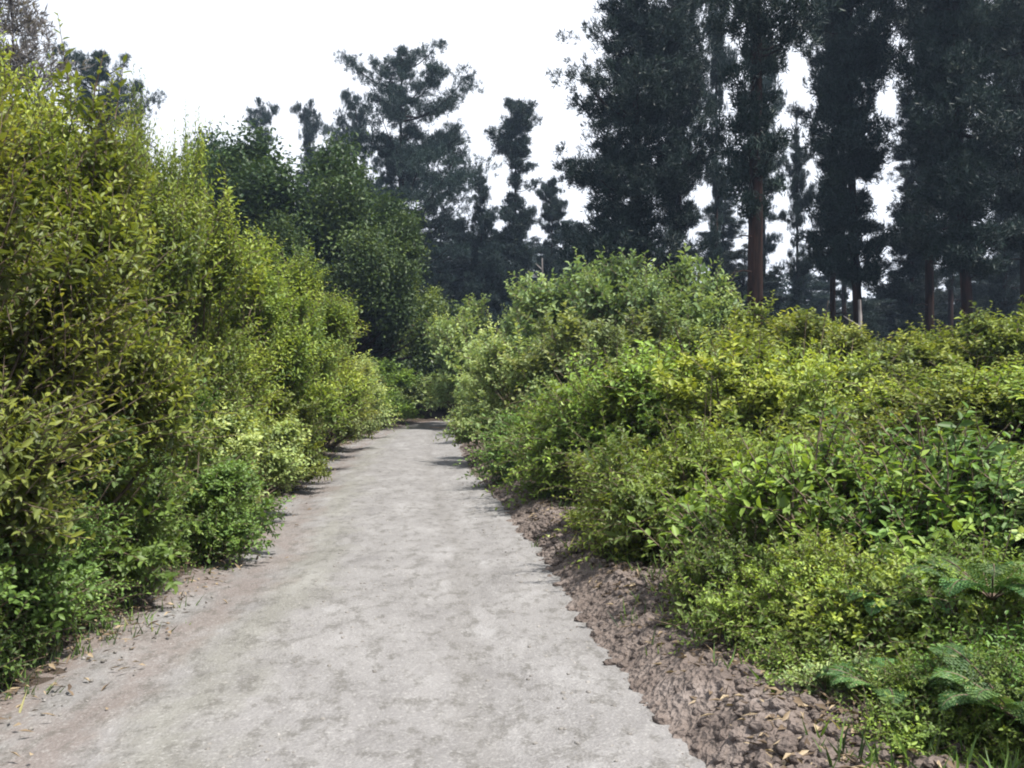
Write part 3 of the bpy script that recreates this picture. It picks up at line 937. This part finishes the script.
def make_tree(seed, H, Rc, n, label, mat, leaf=.2):
    """broad leaved tree: trunk, limbs, uneven many lobed crown down almost to the ground"""
    rg = np.random.default_rng(seed)
    t = thing('broadleaf_tree', label, 'tree')
    C = crown_pts(n, rg, Rc, H, low=.12, lobes=12, shell=.45)
    O = unit(C - [0, 0, H * .35])
    tb = Tubes()
    z = np.linspace(0, 1, 8)
    tb.add(np.stack([z * .4, -z * .2, z * H * .6 - .2], -1)[None], (.35 * (1 - .7 * z))[None], 10)
    pk = rg.choice(n, min(n, 50), replace=False); E = C[pk]
    B = np.stack([np.full(len(pk), .15), np.full(len(pk), -.1), rg.uniform(.15, .5, len(pk)) * H], -1)
    u = np.linspace(0, 1, 6)[None, :, None]; mid = B * .5 + E * .5; mid[:, 2] -= .05 * H
    tb.add(B[:, None] * (1 - u) ** 2 + 2 * mid[:, None] * u * (1 - u) + E[:, None] * u ** 2, np.linspace(.11, .02, 6)[None], 5)
    tb.build('trunk', M['pinebark'], t)
    per = 90
    ci = np.repeat(np.arange(n), per); N = len(ci)
    P = C[ci] + rg.normal(0, .36, (N, 3)) * [1, 1, .7]
    D = unit(O[ci] * .5 + rg.normal(0, .6, (N, 3)) + [0, 0, -.1])
    Nn = unit(O[ci] * .6 + [0, 0, .6] + rg.normal(0, .4, (N, 3)))
    tone = np.clip(.6 * rg.random(n)[ci] + .4 * rg.random(N), 0, 1)
    lv = Leaves(); lv.add(P, D, Nn, leaf * rg.uniform(.7, 1.3, N), leaf * .55 * rg.uniform(.7, 1.3, N), tone, fine=False)
    lv.build('crown', mat, t)
    t['_h'] = float(np.percentile(P[:, 2], 99.7))
    return t


def put_tree(t, px, top, Y, sx, rot, H0):
    X = (px - 512) / F * Y; z = g1(X, Y) - .1
    t.location = (X, Y, z); t.scale = (sx, sx, (EYE - (top - 384) / F * Y - z) / (H0 * 1.05)); t.rotation_euler = (0, 0, rot)


tr = make_tree(21, 13, 4.2, 620, 'broad dark green tree just below the left one of two pine tops', M['tree'])
TH = tr['_h'] / 1.05
put_tree(tr, 262, 146, 44, 1.3, .5, TH)
for px, top, Y, sx, rot, lab in [
    (208, 138, 48, 1.15, 4.0, 'dark green tree behind the slender olive tip at the left'),
    (316, 150, 42, 1.15, 2.4, 'dark green tree just below the right one of two pine tops'),
    (352, 190, 39, .85, 5.2, 'dark green tree where the left tree line steps down to the bend'),
    (368, 262, 48, .6, 3.1, 'shaded dark tree low over the bend of the track'),
    (406, 272, 45, .5, 1.0, 'small rounded lighter green tree straight ahead above the bend')]:
    tt_ = dup(tr, lab, 'broad trees behind the left hedge')
    put_tree(tt_, px, top, Y, sx, rot, TH)
    if px == 406:
        for ch in tt_.children:
            if ch.name.startswith('crown'):
                ch.material_slots[0].link = 'OBJECT'; ch.material_slots[0].material = M['green']
tr['group'] = 'broad trees behind the left hedge'

# ---- far wood closing the view (one mass)
def far_wood():
    rg = np.random.default_rng(5)
    lv = Leaves(); tb = Tubes()
    for k in range(150):
        Y = rg.uniform(95, 135); px = rg.uniform(-150, 1250); X = (px - 512) / F * Y
        H = rg.uniform(8, 12) * (1.15 if px > 640 else 1.0) ; Rc = rg.uniform(2.2, 3.6)
        z0 = g1(X, Y)
        n = 420
        C = crown_pts(n, rg, Rc, H, low=.05, lobes=5, shell=.3) + [X, Y, z0]
        per = 5; ci = np.repeat(np.arange(n), per); N = n * per
        lv.add(C[ci] + rg.normal(0, .4, (N, 3)), rg.normal(0, 1, (N, 3)), rg.normal(0, 1, (N, 3)), rg.uniform(.4, .9, N), rg.uniform(.15, .4, N), np.clip(rg.random(n)[ci] * .6 + .4 * rg.random(N), 0, 1), fine=False)
    o = lv.build('far_wood', M['needle'], None)
    o['kind'] = 'stuff'; o['label'] = 'dark far wood filling the gaps below and behind the pines'; o['category'] = 'wood'


far_wood()

# ---- bleached snags seen at the foot of the pines
def snag(px, top, Y, lab, seed):
    rg = np.random.default_rng(seed)
    X = (px - 512) / F * Y; z = g1(X, Y); h = EYE - (top - 384) / F * Y - z
    t = thing('dead_trunk', lab, 'dead tree', 'bleached dead trunks', (X, Y, z - .1))
    s = np.linspace(0, 1, 8)
    tb = Tubes(); tb.add(np.stack([.25 * np.sin(s * 2), .1 * s, s * h], -1)[None], (.10 * (1 - .55 * s))[None], 8); tb.build('trunk', M['dead'], t)
    for k in range(5):
        q = rg.uniform(.4, .95); a = rg.random() * 6.28; l = rg.uniform(.5, 1.4)
        A = np.array([.25 * math.sin(q * 2), .1 * q, q * h]); E = A + [math.cos(a) * l, math.sin(a) * l, l * .5]
        tb = Tubes(); tb.add(np.stack([A, (A + E) / 2, E])[None], np.array([[.04, .025, .01]]), 5)
        tb.build('branch', M['dead'], t)


snag(538, 256, 55, 'pale bleached dead trunk in front of the narrow pine', 1)
snag(853, 296, 30, 'short bleached dead trunk above the dip of the right thicket', 2)

# wispy crown in the upper left corner
t = make_pine(17, 12, 1.15, .6, 60, 5, 7, rt=.06, shape='round', gap=.2, tight=1.6)
t['label'] = 'wispy pale grey thin crowned sapling top in the upper left corner'; t['group'] = GF
t.name = 'pine_sapling'
for ch in t.children:
    if ch.name.startswith('crown'): ch.data.materials[0] = M['pale']
Y = 26; X = (8 - 512) / F * Y
t.location = (X, Y, g1(X, Y)); t.scale = (.8, .8, .98); del t['group']
PINES_SAP = t

# ------------------------------------------------------------------ haze
HAZE = True
if HAZE:
    V = [(x, y, z) for x in (-950, 950) for y in (-70, 1520) for z in (-2, 36)]
    f = [(0, 1, 3, 2), (4, 6, 7, 5), (0, 4, 5, 1), (2, 3, 7, 6), (0, 2, 6, 4), (1, 5, 7, 3)]
    m, n, l, out = nodes('haze_air')
    pv = n.new('ShaderNodeVolumePrincipled'); pv.inputs['Color'].default_value = (.55, .72, 1, 1)
    pv.inputs['Density'].default_value = .0005; pv.inputs['Anisotropy'].default_value = .3
    l.new(pv.outputs[0], out.inputs['Volume'])
    o = mesh_obj('haze', V, faces=f, mat=m); o['kind'] = 'stuff'; o['label'] = 'thin bluish haze in the air'; o['category'] = 'haze'
